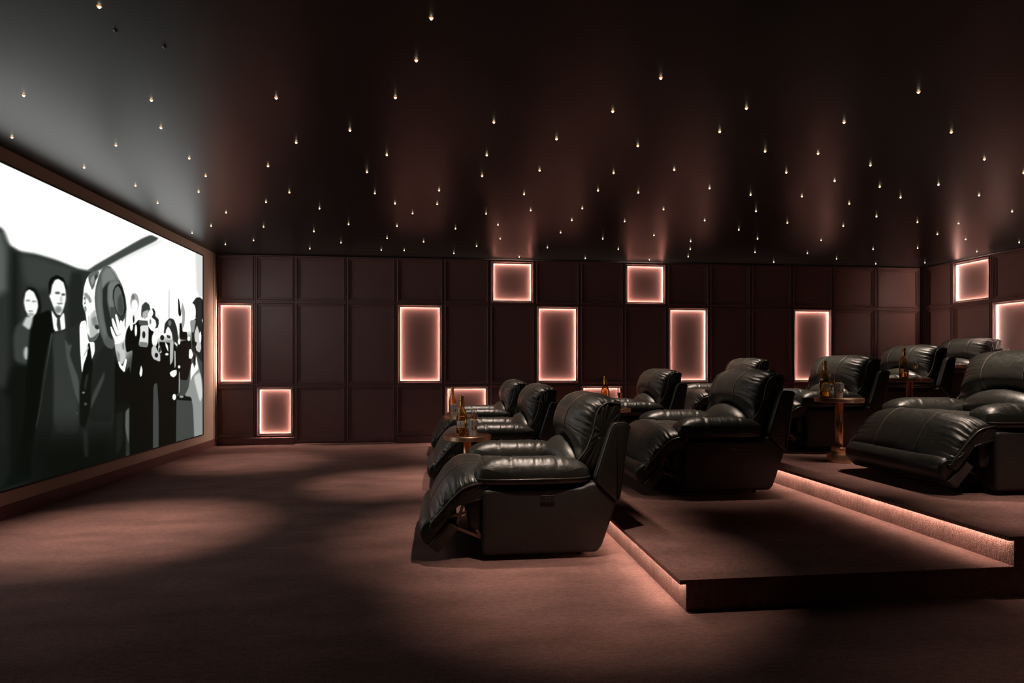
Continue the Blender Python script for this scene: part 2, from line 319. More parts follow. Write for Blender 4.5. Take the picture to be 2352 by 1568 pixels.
def stripe_mat(name):
    m, nt, b = mat(name)
    tc = nt.nodes.new('ShaderNodeTexCoord'); sx = nt.nodes.new('ShaderNodeSeparateXYZ')
    nt.links.new(tc.outputs['Object'], sx.inputs[0])
    at = nt.nodes.new('ShaderNodeMath'); at.operation = 'ARCTAN2'
    nt.links.new(sx.outputs[1], at.inputs[0]); nt.links.new(sx.outputs[0], at.inputs[1])
    mu = nt.nodes.new('ShaderNodeMath'); mu.operation = 'MULTIPLY'; mu.inputs[1].default_value = 22
    nt.links.new(at.outputs[0], mu.inputs[0])
    si = nt.nodes.new('ShaderNodeMath'); si.operation = 'SINE'; nt.links.new(mu.outputs[0], si.inputs[0])
    gt = nt.nodes.new('ShaderNodeMath'); gt.operation = 'GREATER_THAN'; gt.inputs[1].default_value = 0.1
    nt.links.new(si.outputs[0], gt.inputs[0])
    mx = nt.nodes.new('ShaderNodeMix'); mx.data_type = 'RGBA'
    mx.inputs['A'].default_value = (0.78, 0.76, 0.72, 1); mx.inputs['B'].default_value = (0.09, 0.12, 0.16, 1)
    nt.links.new(gt.outputs[0], mx.inputs['Factor']); nt.links.new(mx.outputs['Result'], b.inputs['Base Color'])
    b.inputs['Roughness'].default_value = 0.45
    return m

M = {}
M['carpet'] = carpet('carpet', (0.225, 0.117, 0.103))
M['ceiling'] = pbr('ceiling_paint', (0.010, 0.0098, 0.009), 0.33, spec=0.31)
M['panel'] = pbr('panel_lacquer', (0.185, 0.090, 0.081), 0.40, spec=0.5, vary=0.06, vscale=3)
M['base'] = pbr('baseboard_paint', (0.13, 0.050, 0.045), 0.5)
M['wall'] = pbr('screen_wall_paint', (0.46, 0.355, 0.285), 0.5, spec=0.3, vary=0.05, vscale=2)
M['dark'] = pbr('dark_backing', (0.02, 0.012, 0.011), 0.7)
M['leather'] = leather_mat('black_leather', (0.0185, 0.0190, 0.0155), 0.35)
M['leather_matte'] = leather_mat('black_leather_side', (0.024, 0.0215, 0.0175), 0.50)
M['piping'] = pbr('piping_leather', (0.050, 0.046, 0.038), 0.30)
M['thread'] = pbr('tan_thread', (0.17, 0.13, 0.09), 0.6)
M['cloth'] = pbr('footrest_cloth', (0.060, 0.045, 0.036), 0.85, bump=(320, 0.6, 0.003))
M['steel'] = pbr('dark_steel', (0.26, 0.19, 0.15), 0.35, metal=1.0)
M['plastic'] = pbr('black_plastic', (0.020, 0.018, 0.017), 0.4)
M['brass'] = pbr('brushed_bronze', (0.78, 0.50, 0.33), 0.36, metal=1.0, bump=(60, 0.08, 0.002))
M['amber'] = glass_mat('amber_glass', (0.90, 0.66, 0.30))
M['clear'] = glass_mat('clear_glass', (1, 1, 1))
M['wine'] = glass_mat('sparkling_wine', (0.95, 0.62, 0.28), 1.33)
M['gold'] = pbr('gold_foil', (0.85, 0.50, 0.13), 0.26, metal=1.0, bump=(170, 0.5, 0.004))
M['paper'] = pbr('cream_label', (0.62, 0.57, 0.48), 0.6)
M['ink'] = pbr('dark_ink', (0.03, 0.03, 0.03), 0.6)
M['cup'] = stripe_mat('striped_card')
M['navy'] = pbr('navy_print', (0.010, 0.016, 0.035), 0.4)
M['goldink'] = pbr('gold_print', (0.62, 0.40, 0.18), 0.4)
M['whiteink'] = pbr('pale_print', (0.45, 0.45, 0.42), 0.5)
M['corn'] = pbr('popcorn', (0.80, 0.70, 0.48), 0.8, bump=(90, 0.5, 0.004))
M['star'] = emit('star_lens', (1.0, 0.80, 0.52), 9.0)
M['star_halo'] = emit('star_halo', (1.0, 0.42, 0.13), 0.75)  # amber halo around each star, put in as a glowing ring
M['star_off'] = pbr('star_off', (0.45, 0.38, 0.34), 0.4)
M['led_wall'] = emit('panel_led', (1.0, 0.72, 0.60), LED_WALL)
M['led_step'] = emit('step_led', (1.0, 0.72, 0.58), LED_STEP)

# ------------------------------------------------------------------ mesh helpers
def link(name, verts, faces, m, parent=None, smooth=False, loc=(0, 0, 0), slots=None):
    me = bpy.data.meshes.new(name); me.from_pydata([tuple(map(float, v)) for v in verts], [], [tuple(f) for f in faces])
    for k in (m if isinstance(m, (list, tuple)) else [m]): me.materials.append(k)
    if slots is not None: me.polygons.foreach_set('material_index', slots)
    if smooth: me.polygons.foreach_set('use_smooth', [True] * len(me.polygons))
    me.validate(); me.update()
    bm = bmesh.new(); bm.from_mesh(me); bmesh.ops.recalc_face_normals(bm, faces=bm.faces); bm.to_mesh(me); bm.free()
    o = bpy.data.objects.new(name, me); C.objects.link(o); o.location = loc
    if parent is not None: o.parent = parent
    return o

def edge_split(o, deg=35):
    me = o.data
    me.polygons.foreach_set('use_smooth', [True] * len(me.polygons))
    try: me.set_sharp_from_angle(angle=math.radians(deg))
    except Exception: pass
    return o

class MB:
    """collects simple solids into one mesh"""
    def __init__(s): s.v = []; s.f = []; s.mi = []
    def add(s, v, f, mi=0):
        o = len(s.v); s.v += [tuple(p) for p in v]; s.f += [tuple(i + o for i in q) for q in f]; s.mi += [mi] * len(f)
    def box(s, x0, x1, y0, y1, z0, z1, mi=0):
        v = [(x, y, z) for z in (z0, z1) for y in (y0, y1) for x in (x0, x1)]
        s.add(v, [(0, 1, 3, 2), (4, 6, 7, 5), (0, 4, 5, 1), (1, 5, 7, 3), (3, 7, 6, 2), (2, 6, 4, 0)], mi)
    def bar(s, a, b, r, t=None, mi=0):
        a = Vector(a); b = Vector(b); d = (b - a).normalized()
        n = Vector((0, 1, 0)); u = d.cross(n).normalized(); n = u.cross(d)
        t = t or r; v = []
        for p in (a, b):
            for i, j in ((-1, -1), (1, -1), (1, 1), (-1, 1)): v.append(tuple(p + u * r * i + n * t * j))
        s.add(v, [(0, 1, 2, 3), (4, 7, 6, 5), (0, 4, 5, 1), (1, 5, 6, 2), (2, 6, 7, 3), (3, 7, 4, 0)], mi)
    def build(s, name, m, parent=None, smooth=False, loc=(0, 0, 0)):
        return link(name, s.v, s.f, m, parent, smooth, loc, s.mi if isinstance(m, (list, tuple)) else None)

def lathe(name, prof, m, parent=None, n=32, loc=(0, 0, 0), sharp=35):
    v = []; f = []
    for r, z in prof:
        for i in range(n):
            a = 2 * PI * i / n; v.append((r * math.cos(a), r * math.sin(a), z))
    for k in range(len(prof) - 1):
        for i in range(n):
            j = (i + 1) % n; f.append((k * n + i, k * n + j, (k + 1) * n + j, (k + 1) * n + i))
    if prof[0][0] > 1e-6: f.append(tuple(range(n))[::-1])
    if prof[-1][0] > 1e-6: f.append(tuple((len(prof) - 1) * n + i for i in range(n)))
    o = link(name, v, f, m, parent, True, loc)
    bm = bmesh.new(); bm.from_mesh(o.data); bmesh.ops.remove_doubles(bm, verts=bm.verts, dist=1e-6)
    bmesh.ops.recalc_face_normals(bm, faces=bm.faces); bm.to_mesh(o.data); bm.free()
    return edge_split(o, sharp)

def tube(name, pts, r, m, parent=None, n=8, loc=(0, 0, 0)):
    P = np.array(pts, float); T = np.gradient(P, axis=0); T /= np.linalg.norm(T, axis=1)[:, None] + 1e-9
    ref = np.array([0.03, 1.0, 0.02]);
    if abs(np.mean(T @ ref)) > 0.8: ref = np.array([0.0, 0.1, 1.0])
    U = np.cross(T, ref); U /= np.linalg.norm(U, axis=1)[:, None]; V = np.cross(T, U)
    v = []; f = []
    for k in range(len(P)):
        for i in range(n):
            a = 2 * PI * i / n; v.append(P[k] + r * (U[k] * math.cos(a) + V[k] * math.sin(a)))
    for k in range(len(P) - 1):
        for i in range(n):
            j = (i + 1) % n; f.append((k * n + i, k * n + j, (k + 1) * n + j, (k + 1) * n + i))
    f.append(tuple(range(n))); f.append(tuple((len(P) - 1) * n + i for i in range(n)))
    return link(name, v, f, m, parent, True, loc)

def empty(name, loc, rz=0.0):
    o = bpy.data.objects.new(name, None); C.objects.link(o); o.location = loc; o.rotation_euler = (0, 0, rz)
    o.empty_display_size = 0.1; return o

def tag(o, label, cat, group=None, kind=None):
    o['label'] = label; o['category'] = cat
    if group: o['group'] = group
    if kind: o['kind'] = kind
    return o

def copy_tree(o, parent=None):
    kids = [c for c in C.objects if c.parent == o]
    c = o.copy(); C.objects.link(c)
    if parent is not None: c.parent = parent
    for k in kids: copy_tree(k, c)
    return c

# ------------------------------------------------------------------ room shell
XL, XR, YF, YN, ZC = -3.28, 7.97, 9.386, -1.3, 2.80
def struct(o): o['kind'] = 'structure'; return o

b = MB(); b.box(XL - 0.2, XR + 0.2, YN - 0.2, YF + 0.2, -0.1, 0.0); struct(b.build('floor', M['carpet']))
b = MB(); b.box(XL - 0.2, XR + 0.2, YN - 0.2, YF + 0.2, ZC, ZC + 0.1); struct(b.build('ceiling', M['ceiling']))
b = MB(); b.box(XL - 0.1, XL, YN - 0.1, YF + 0.15, 0, ZC); struct(b.build('wall_left', M['wall']))
b = MB(); b.box(XL, XR, YN - 0.1, YN, 0, ZC); struct(b.build('wall_near', M['panel']))
b = MB(); b.box(XL, XR + 0.1, YF + 0.075, YF + 0.15, 0, ZC); wall_far = struct(b.build('wall_far', M['dark']))
b = MB(); b.box(XR + 0.075, XR + 0.15, YN - 0.1, YF + 0.07, 0, ZC); wall_right = struct(b.build('wall_right', M['dark']))

# moulding section: inset from the joint, height in front of the wall plane
PROF = [(0.0, -0.020), (0.004, -0.020), (0.005, 0.0), (0.018, 0.0), (0.022, 0.011), (0.029, 0.015), (0.034, 0.011),
        (0.036, -0.002), (0.045, -0.002), (0.048, -0.012), (0.056, -0.012), (0.058, -0.019), (0.065, -0.019), (0.068, -0.032)]
NICHE = [(0.0, -0.020), (0.004, -0.020), (0.005, 0.0), (0.022, 0.0), (0.025, 0.009), (0.032, 0.015), (0.038, 0.012),
         (0.041, 0.002), (0.050, 0.002), (0.052, -0.004), (0.060, -0.004), (0.062, -0.012)]

def place(axis, a, dpt, z):
    """a runs along the wall, dpt is the height in front of its plane"""
    return (a, YF - dpt, z) if axis == 'far' else (XR - dpt, a, z)

def rings(mb, axis, a0, a1, z0, z1, prof, cap=True, mi=0):
    v = []; f = []
    for ins, d in prof:
        for a, z in ((a0 + ins, z0 + ins), (a1 - ins, z0 + ins), (a1 - ins, z1 - ins), (a0 + ins, z1 - ins)):
            v.append(place(axis, a, d, z))
    for k in range(len(prof) - 1):
        for i in range(4):
            j = (i + 1) % 4; f.append((k * 4 + i, k * 4 + j, k * 4 + 4 + j, k * 4 + 4 + i))
    if cap: f.append(tuple((len(prof) - 1) * 4 + i for i in range(4)))
    mb.add(v, f, mi)

COLX = [-3.275, -2.726, -2.162, -1.42, -0.687, 0.026, 0.726, 1.432, 2.136, 2.844, 3.545, 4.249, 4.949, 5.654, 6.357, 7.128, 7.925]
ROWZ = [0.105, 0.875, 2.11, 2.795]
RCOL = [9.345, 8.798, 8.104, 7.412] + [7.412 - 0.692 * k for k in range(1, 13)]
LIT = {('far', 0, 1): 'tall glowing wall panel beside the film screen',
       ('far', 1, 0): 'glowing wall panel low down near the floor left of the double door',
       ('far', 4, 1): 'tall glowing wall panel just right of the hidden double door',
       ('far', 5, 0): 'low glowing wall panel behind the two champagne bottles of the front row',
       ('far', 6, 2): 'square glowing wall panel under the ceiling, left one on the long wall',
       ('far', 7, 1): 'tall glowing wall panel above the front row seat backs',
       ('far', 8, 0): 'low glowing wall panel mostly hidden behind the front recliner',
       ('far', 9, 2): 'square glowing wall panel under the ceiling, right one on the long wall',
       ('far', 10, 1): 'tall glowing wall panel behind the far second row recliner',
       ('far', 13, 1): 'tall glowing wall panel behind the middle third row recliner, last on the long wall',
       ('right', 1, 2): 'square glowing wall panel under the ceiling on the back wall',
       ('right', 2, 1): 'tall glowing wall panel on the back wall cut by the right picture edge'}

def lit_panel(axis, a0, a1, z0, z1, label):
    root = empty('lit_wall_panel', place(axis, (a0 + a1) / 2, -0.05, (z0 + z1) / 2))
    tag(root, label, 'wall light', 'glowing wall panels')
    off = Vector(root.location)
    def rel(mb): mb.v = [tuple(Vector(p) - off) for p in mb.v]; return mb
    mb = MB(); rings(mb, axis, a0, a1, z0, z1, NICHE + [(0.062, -0.018), (0.0608, -0.022), (0.041, -0.022)], cap=False); rel(mb).build('frame', M['panel'], root)
    mb = MB(); rings(mb, axis, a0, a1, z0, z1, [(0.0440, -0.0245), (0.0445, -0.0345)], cap=False); rel(mb).build('light_strip', M['led_wall'], root)
    mb = MB(); rings(mb, axis, a0 + 0.041, a1 - 0.041, z0 + 0.041, z1 - 0.041, [(0.0, -0.0370), (0.0, -0.0355)]); rel(mb).build('back_panel', M['panel'], root)
    return root

def wall_of(axis, cols, parent):
    for i in range(len(cols) - 1):
        a0, a1 = sorted((cols[i], cols[i + 1]))
        if axis == 'far' and i in (2, 3): continue
        for r in range(3):
            lab = LIT.get((axis, i, r))
            if lab: lit_panel(axis, a0, a1, ROWZ[r], ROWZ[r + 1], lab)
            else:
                mb = MB(); rings(mb, axis, a0, a1, ROWZ[r], ROWZ[r + 1], PROF); mb.build('wall_panel', M['panel'], parent)
wall_of('far', COLX, wall_far)
wall_of('right', RCOL, wall_right)
# corner stiles
mb = MB(); mb.box(7.925, XR + 0.07, YF - 0.008, YF + 0.06, 0.0, ZC); mb.box(XR - 0.008, XR + 0.07, 9.345, YF - 0.0, 0.0, ZC); struct(mb.build('trim_1', M['panel']))

# hidden double door in the far wall
door = struct(empty('door_1', (-1.42, YF, 0.0)))
for i in (2, 3):
    mb = MB()
    rings(mb, 'far', COLX[i], COLX[i + 1], 0.012, ROWZ[1], PROF)
    for r in (1, 2): rings(mb, 'far', COLX[i], COLX[i + 1], ROWZ[r], ROWZ[r + 1], PROF)
    mb.v = [tuple(Vector(p) - Vector((-1.42, YF, 0.0))) for p in mb.v]
    mb.build('door_leaf', M['panel'], door)

def base_profile(mb, axis, a0, a1):
    sec = [(0.0, 0.0), (0.016, 0.0), (0.016, 0.078), (0.012, 0.084), (0.012, 0.092), (0.006, 0.100), (-0.03, 0.103), (-0.03, 0.0)]
    v = []; n = len(sec)
    for a in (a0, a1):
        for d, z in sec:
            if axis == 'far': v.append((a, YF - d, z))
            elif axis == 'right': v.append((XR - d, a, z))
            else: v.append((XL + max(d, 0.0005), a, z))
    f = [(i, (i + 1) % n, n + (i + 1) % n, n + i) for i in range(n)] + [tuple(range(n)), tuple(range(n, 2 * n))]
    mb.add(v, f)
mb = MB(); base_profile(mb, 'far', XL + 0.017, -2.164); base_profile(mb, 'far', -0.685, XR - 0.017); struct(mb.build('baseboard_far', M['base']))
mb = MB(); base_profile(mb, 'left', YN, YF - 0.017); struct(mb.build('baseboard_left', M['base']))
mb = MB(); base_profile(mb, 'right', YN, YF - 0.017); struct(mb.build('baseboard_right', M['base']))
# slim stop strip where the screen wall meets the far wall
mb = MB(); mb.box(XL + 0.0005, XL + 0.006, YF - 0.10, YF - 0.001, 0.104, ZC - 0.001); struct(mb.build('trim_2', M['wall']))

# ------------------------------------------------------------------ film screen
SY0, SY1, SZ0, SZ1 = 3.30, 8.856, 0.223, 2.669
screen = tag(empty('film_screen', (XL + 0.001, (SY0 + SY1) / 2, SZ0)),
             'big wall screen showing a black and white film of a man with a hat', 'screen')
so = Vector(screen.location)
mb = MB()
for (y0, y1, z0, z1) in ((SY0 - 0.014, SY1 + 0.014, SZ0 - 0.014, SZ0), (SY0 - 0.014, SY1 + 0.014, SZ1, SZ1 + 0.014),
                         (SY0 - 0.014, SY0, SZ0, SZ1), (SY1, SY1 + 0.014, SZ0, SZ1)):
    mb.box(0.0, 0.022, y0 - so.y, y1 - so.y, z0 - so.z, z1 - so.z)
mb.build('frame', M['plastic'], screen)

def picture():
    ys = np.concatenate([np.linspace(SY0, 4.75, 60, endpoint=False), np.linspace(4.75, SY1, 460)])
    zs = np.linspace(SZ0, SZ1, 500)
    KA, KB = 130.0, 265.0
    Y, Z = np.meshgrid(ys * KA, zs * KB)
    img = np.full(Y.shape, 1.0)
    for g, s, q in PICTURE:
        p = np.array(q, float).reshape(-1, 2) / 1000.0 * np.array([KA, KB])
        for _ in range(2 if s <= 5 else 1):          # round the outline
            nx = np.roll(p, -1, 0); p = np.stack([0.86 * p + 0.14 * nx, 0.14 * p + 0.86 * nx], 1).reshape(-1, 2)
        lo = p.min(0) - 2 * s - 1; hi = p.max(0) + 2 * s + 1
        c0, c1 = np.searchsorted(ys * KA, [lo[0], hi[0]]); r0, r1 = np.searchsorted(zs * KB, [lo[1], hi[1]])
        if c1 <= c0 or r1 <= r0: continue
        a = Y[r0:r1, c0:c1]; b = Z[r0:r1, c0:c1]
        d2 = np.full(a.shape, 1e9); ins = np.zeros(a.shape, bool)
        for i in range(len(p)):
            x0, y0 = p[i]; x1, y1 = p[(i + 1) % len(p)]
            dx, dy = x1 - x0, y1 - y0; L = dx * dx + dy * dy + 1e-9
            t = np.clip(((a - x0) * dx + (b - y0) * dy) / L, 0, 1)
            d2 = np.minimum(d2, (a - x0 - t * dx) ** 2 + (b - y0 - t * dy) ** 2)
            if y1 != y0:
                cr = ((y0 > b) != (y1 > b)) & (a < (x1 - x0) * (b - y0) / (y1 - y0) + x0); ins ^= cr
        sd = np.sqrt(d2) * np.where(ins, 1, -1)
        al = np.clip(sd / (2 * s) + 0.5, 0, 1); al = al * al * (3 - 2 * al)
        img[r0:r1, c0:c1] = img[r0:r1, c0:c1] * (1 - al) + (g / 255.0) * al
    H, W = img.shape
    v = np.zeros((H * W, 3)); v[:, 0] = 0.012
    v[:, 1] = np.tile(ys - so.y, H); v[:, 2] = np.repeat(zs - so.z, W)
    idx = np.arange(H * W).reshape(H, W)
    f = np.stack([idx[:-1, :-1], idx[:-1, 1:], idx[1:, 1:], idx[1:, :-1]], -1).reshape(-1, 4)
    me = bpy.data.meshes.new('picture')
    me.vertices.add(H * W); me.vertices.foreach_set('co', v.ravel())
    me.loops.add(f.size); me.loops.foreach_set('vertex_index', f.ravel().astype(np.int32))
    me.polygons.add(len(f)); me.polygons.foreach_set('loop_start', np.arange(0, f.size, 4, dtype=np.int32))
    me.update(calc_edges=True); me.validate()
    lin = np.where(img <= 0.04045, img / 12.92, ((img + 0.055) / 1.055) ** 2.4).ravel()
    k = np.clip(img.ravel(), 0, 1)
    cr = lin * (0.84 + 0.16 * k); cg = lin * 1.0 + 0.0012 * (1 - k); cb = lin * (0.92 + 0.05 * k)
    boost = 1 + (SCREEN_WHITE - 1) * np.clip((k - 0.86) / 0.14, 0, 1)
    col = np.stack([cr * boost, cg * boost, cb * boost, np.ones_like(lin)], 1)
    at = me.color_attributes.new('film', 'FLOAT_COLOR', 'POINT'); at.data.foreach_set('color', col.ravel())
    m = bpy.data.materials.new('film_picture'); m.use_nodes = True; nt = m.node_tree
    bs = nt.nodes['Principled BSDF']; bs.inputs['Base Color'].default_value = (0.002, 0.002, 0.002, 1); bs.inputs['Roughness'].default_value = 0.5
    bs.inputs['Specular IOR Level'].default_value = 0.05
    an = nt.nodes.new('ShaderNodeAttribute'); an.attribute_name = 'film'
    nt.links.new(an.outputs['Color'], bs.inputs['Emission Color']); bs.inputs['Emission Strength'].default_value = 1.0
    me.materials.append(m)
    o = bpy.data.objects.new('picture', me); C.objects.link(o); o.parent = screen
    return o
picture()

# ------------------------------------------------------------------ stepped platforms
PX = [1.14, 2.85, 4.60, 6.20]
PY0 = 2.77
PLAB = ['lowest carpeted step platform carrying the second row, lit along its left edge',
        'second carpeted step platform carrying the third row, lit along its left edge',
        'third carpeted step platform behind the third row recliners',
        'topmost carpeted step platform against the back wall']
for k in range(4):
    z0, z1 = 0.15 * k, 0.15 * (k + 1)
    root = tag(empty('seating_platform', (PX[k], PY0, z0)), PLAB[k], 'platform', 'stepped seating platforms')
    L = XR - 0.018 - PX[k]; D = YF - 0.018 - PY0
    mb = MB(); mb.box(0.0, L, 0.0, D, 0.0, 0.134); mb.build('riser', M['carpet'], root)
    mb = MB(); mb.box(-0.032, L, -0.004, D, 0.1355, 0.150); mb.box(-0.032, -0.027, -0.004, D, 0.1290, 0.136); mb.box(-0.028, -0.0005, -0.004, 0.006, 0.1290, 0.136); mb.build('deck', M['carpet'], root)
    mb = MB(); mb.box(-0.024, -0.012, 0.012, D, 0.1325, 0.1354); mb.build('light_strip', M['led_step'], root)

# ------------------------------------------------------------------ star ceiling
def star_mesh(lens, rim):
    v = []; f = []; mi = []; n = 14
    ringsr = [(0.0115, 0.0), (0.0110, -0.002), (0.0066, -0.003), (0.0060, -0.007), (0.0032, -0.0098)]
    for r, z in ringsr:
        for i in range(n): v.append((r * math.cos(2 * PI * i / n), r * math.sin(2 * PI * i / n), z))
    for k in range(len(ringsr) - 1):
        for i in range(n):
            j = (i + 1) % n; f.append((k * n + i, k * n + j, k * n + n + j, k * n + n + i)); mi.append(0 if k < 2 else 1)
    f.append(tuple((len(ringsr) - 1) * n + i for i in range(n))); mi.append(1)
    return v, f, mi
v_, f_, mi_ = star_mesh(None, None)
star0 = link('ceiling_star', v_, f_, [M['star_halo'], M['star']], None, True, (STARS[0][0], STARS[0][1], ZC), mi_)
tag(star0, 'tiny warm star light glowing in the black ceiling', 'ceiling light', 'star lights scattered over the ceiling')
for x, y in STARS[1:]:
    o = star0.copy(); C.objects.link(o); o.location = (x, y, ZC)
for (x, y), lab in zip(DIM, ('unlit ceiling star near the top left, larger of the two dim ones', 'unlit ceiling star near the top left, fainter of the two dim ones')):
    o = link('ceiling_star', v_, f_, [M['star_off'], M['star_off']], None, True, (x, y, ZC), mi_)
    tag(o, lab, 'ceiling light')
# ------------------------------------------------------------------ recliner
def cr_closed(P, n, corners=()):
    """closed Catmull-Rom through P, n samples spread evenly over the spans"""
    P = np.array(P, float); m = len(P); out = []
    per = n // m
    for i in range(m):
        p0, p1, p2, p3 = P[(i - 1) % m], P[i], P[(i + 1) % m], P[(i + 2) % m]
        if i in corners: p0 = p1 + (p1 - p2) * 0.3
        if (i + 1) % m in corners: p3 = p2 + (p2 - p1) * 0.3
        for k in range(per):
            t = k / per
            out.append(0.5 * ((2 * p1) + (-p0 + p2) * t + (2 * p0 - 5 * p1 + 4 * p2 - p3) * t * t + (-p0 + 3 * p1 - 3 * p2 + p3) * t ** 3))
    return np.array(out)

def vnoise(x, seed=0):
    x = np.asarray(x, float); i = np.floor(x).astype(int); f = x - i; f = f * f * (3 - 2 * f)
    def h(k):
        s = np.sin(k * 127.1 + seed * 311.7) * 43758.5453; return s - np.floor(s)
    return h(i) * (1 - f) + h(i + 1) * f

def loft(name, center, edge, w, mtl, parent, per=10, nt=44, p=2.4, q=2.0, cap=0.02, gather=0.0, gfreq=55, glen=0.09, corners=(), seams=(), fold=0.0, yoff=0.0, arch=(), capg=0.0):
    n = per * len(center)
    Cn = cr_closed(center, n, corners); En = cr_closed(edge, n, corners); N = len(Cn)
    cen = En.mean(0)
    aw = np.zeros(len(center)); aw[list(arch)] = 1.0
    aw = np.interp(np.arange(N) / per, np.arange(len(center) + 1), np.append(aw, aw[0])) if len(arch) else np.zeros(N)
    def nrm(P):
        T = np.roll(P, -1, 0) - np.roll(P, 1, 0); T /= np.linalg.norm(T, axis=1)[:, None] + 1e-9
        a = np.stack([T[:, 1], -T[:, 0]], 1)
        area = 0.5 * np.sum(P[:, 0] * np.roll(P[:, 1], -1) - np.roll(P[:, 0], -1) * P[:, 1])
        return a if area > 0 else -a
    arc = np.concatenate([[0], np.cumsum(np.linalg.norm(np.diff(En, axis=0), axis=1))])
    ts = np.sin(np.linspace(-1, 1, nt) * PI / 2 * 0.93) / math.sin(PI / 2 * 0.93)
    rows = []
    for t in ts:
        k = (1 - abs(t) ** p) ** (1 / q)
        kk = k * (1 - aw) + max(0.0, 1 - (abs(t) / 0.88) ** 2.0) * aw
        P = En + (Cn - En) * kk[:, None]; nn = nrm(P); d = np.zeros(N)
        e = (1 - abs(t)) * w
        if gather:
            sgn = 1 if t > 0 else 2
            g = vnoise(arc * gfreq + 0.8 * vnoise(np.full(N, e * 30), 5), sgn) - 0.5 + 0.7 * (vnoise(arc * gfreq * 2.1 + 0.9 * vnoise(np.full(N, e * 22), 6), sgn + 7) - 0.5) * math.exp(-e / (glen * 0.6))
            d += gather * g * math.exp(-e / glen) * min(1.0, e / 0.012 + 0.25)
        if fold: d += fold * (vnoise(arc * 9 + t * 3, 3) + 0.5 * vnoise(arc * 21 - t * 5, 9) - 0.75)
        for sy in seams: d -= 0.007 * math.exp(-((t * w - sy) / 0.010) ** 2) - 0.002 * math.exp(-((t * w - sy) / 0.04) ** 2)
        P = P + nn * d[:, None]
        rows.append([(x, t * w + yoff, z) for x, z in P])
    # side caps, puffed outwards
    def capring(sgn, first):
        out = []
        for sc, bu in ((0.93, 0.55), (0.80, 0.85), (0.55, 1.0), (0.25, 1.0)):
            g = capg * (vnoise(arc * gfreq * 0.8, 11) - 0.5)
            out.append([(cen[0] + (x - cen[0]) * sc, sgn * (w + cap * bu + gg * (1 if sc > 0.5 else 0)) + yoff, cen[1] + (z - cen[1]) * sc) for (x, z), gg in zip(En, g)])
        return out
    lo = capring(-1, True)[::-1]; hi = capring(1, False)
    rows = lo + rows + hi
    v = [pt for r in rows for pt in r]; f = []
    for k in range(len(rows) - 1):
        for i in range(N):
            j = (i + 1) % N; f.append((k * N + i, k * N + j, k * N + N + j, k * N + N + i))
    f.append(tuple(range(N))); f.append(tuple((len(rows) - 1) * N + i for i in range(N)))
    o = link(name, v, f, mtl, parent, True)
    return o, En, Cn, (p, q, w, yoff)

def on_loft(En, Cn, par, y, i0, i1, lift):
    p, q, w, yo = par; t = y / w; k = (1 - abs(t) ** p) ** (1 / q)
    P = En + (Cn - En) * k; c = P.mean(0)
    T = np.roll(P, -1, 0) - np.roll(P, 1, 0); T /= np.linalg.norm(T, axis=1)[:, None] + 1e-9
    nn = np.stack([T[:, 1], -T[:, 0]], 1)
    area = 0.5 * np.sum(P[:, 0] * np.roll(P[:, 1], -1) - np.roll(P[:, 0], -1) * P[:, 1])
    if area < 0: nn = -nn
    return [(P[i][0] + nn[i][0] * lift, y + yo, P[i][1] + nn[i][1] * lift) for i in range(i0, i1)]

def offset_poly(P, d):
    P = np.array(P, float); m = len(P); out = []
    area = 0.5 * np.sum(P[:, 0] * np.roll(P[:, 1], -1) - np.roll(P[:, 0], -1) * P[:, 1])
    for i in range(m):
        a = P[i] - P[i - 1]; b_ = P[(i + 1) % m] - P[i]
        a /= np.linalg.norm(a) + 1e-9; b_ /= np.linalg.norm(b_) + 1e-9
        n1 = np.array([-a[1], a[0]]); n2 = np.array([-b_[1], b_[0]]); n_ = n1 + n2
        n_ = n_ / max(0.5, np.linalg.norm(n_)) ; c = max(0.5, n_ @ n1)
        out.append(P[i] + n_ * d / c * (1 if area > 0 else -1))
    return np.array(out)

def round_poly(P, r, k=5):
    P = [np.array(p, float) for p in P]; m = len(P); out = []
    for i in range(m):
        a, b_, c = P[i - 1], P[i], P[(i + 1) % m]
        la, lc = np.linalg.norm(a - b_), np.linalg.norm(c - b_)
        rr = min(r, la * 0.45, lc * 0.45)
        s, e = b_ + (a - b_) / la * rr, b_ + (c - b_) / lc * rr
        for j in range(k + 1):
            t = j / k; out.append((1 - t) ** 2 * s + 2 * t * (1 - t) * b_ + t * t * e)
    return np.array(out)

def slab(name, poly, y0, y1, r, mtl, parent, rr=0.03, bulge=0.0):
    P = round_poly(poly, rr); N = len(P); rows = []
    seq = []
    for j in range(6):
        a = PI / 2 * j / 5; seq.append((r * (1 - math.sin(a)), r * (1 - math.cos(a))))
    for ins, yy in seq: rows.append([(x, y0 + yy, z) for x, z in offset_poly(P, ins)])
    for ins, yy in seq[::-1]: rows.append([(x, y1 - yy, z) for x, z in offset_poly(P, ins)])
    v = [p for r_ in rows for p in r_]; f = []
    for k in range(len(rows) - 1):
        for i in range(N):
            j = (i + 1) % N; f.append((k * N + i, k * N + j, k * N + N + j, k * N + N + i))
    f.append(tuple(range(N))); f.append(tuple((len(rows) - 1) * N + i for i in range(N)))
    return edge_split(link(name, v, f, mtl, parent, True), 50)

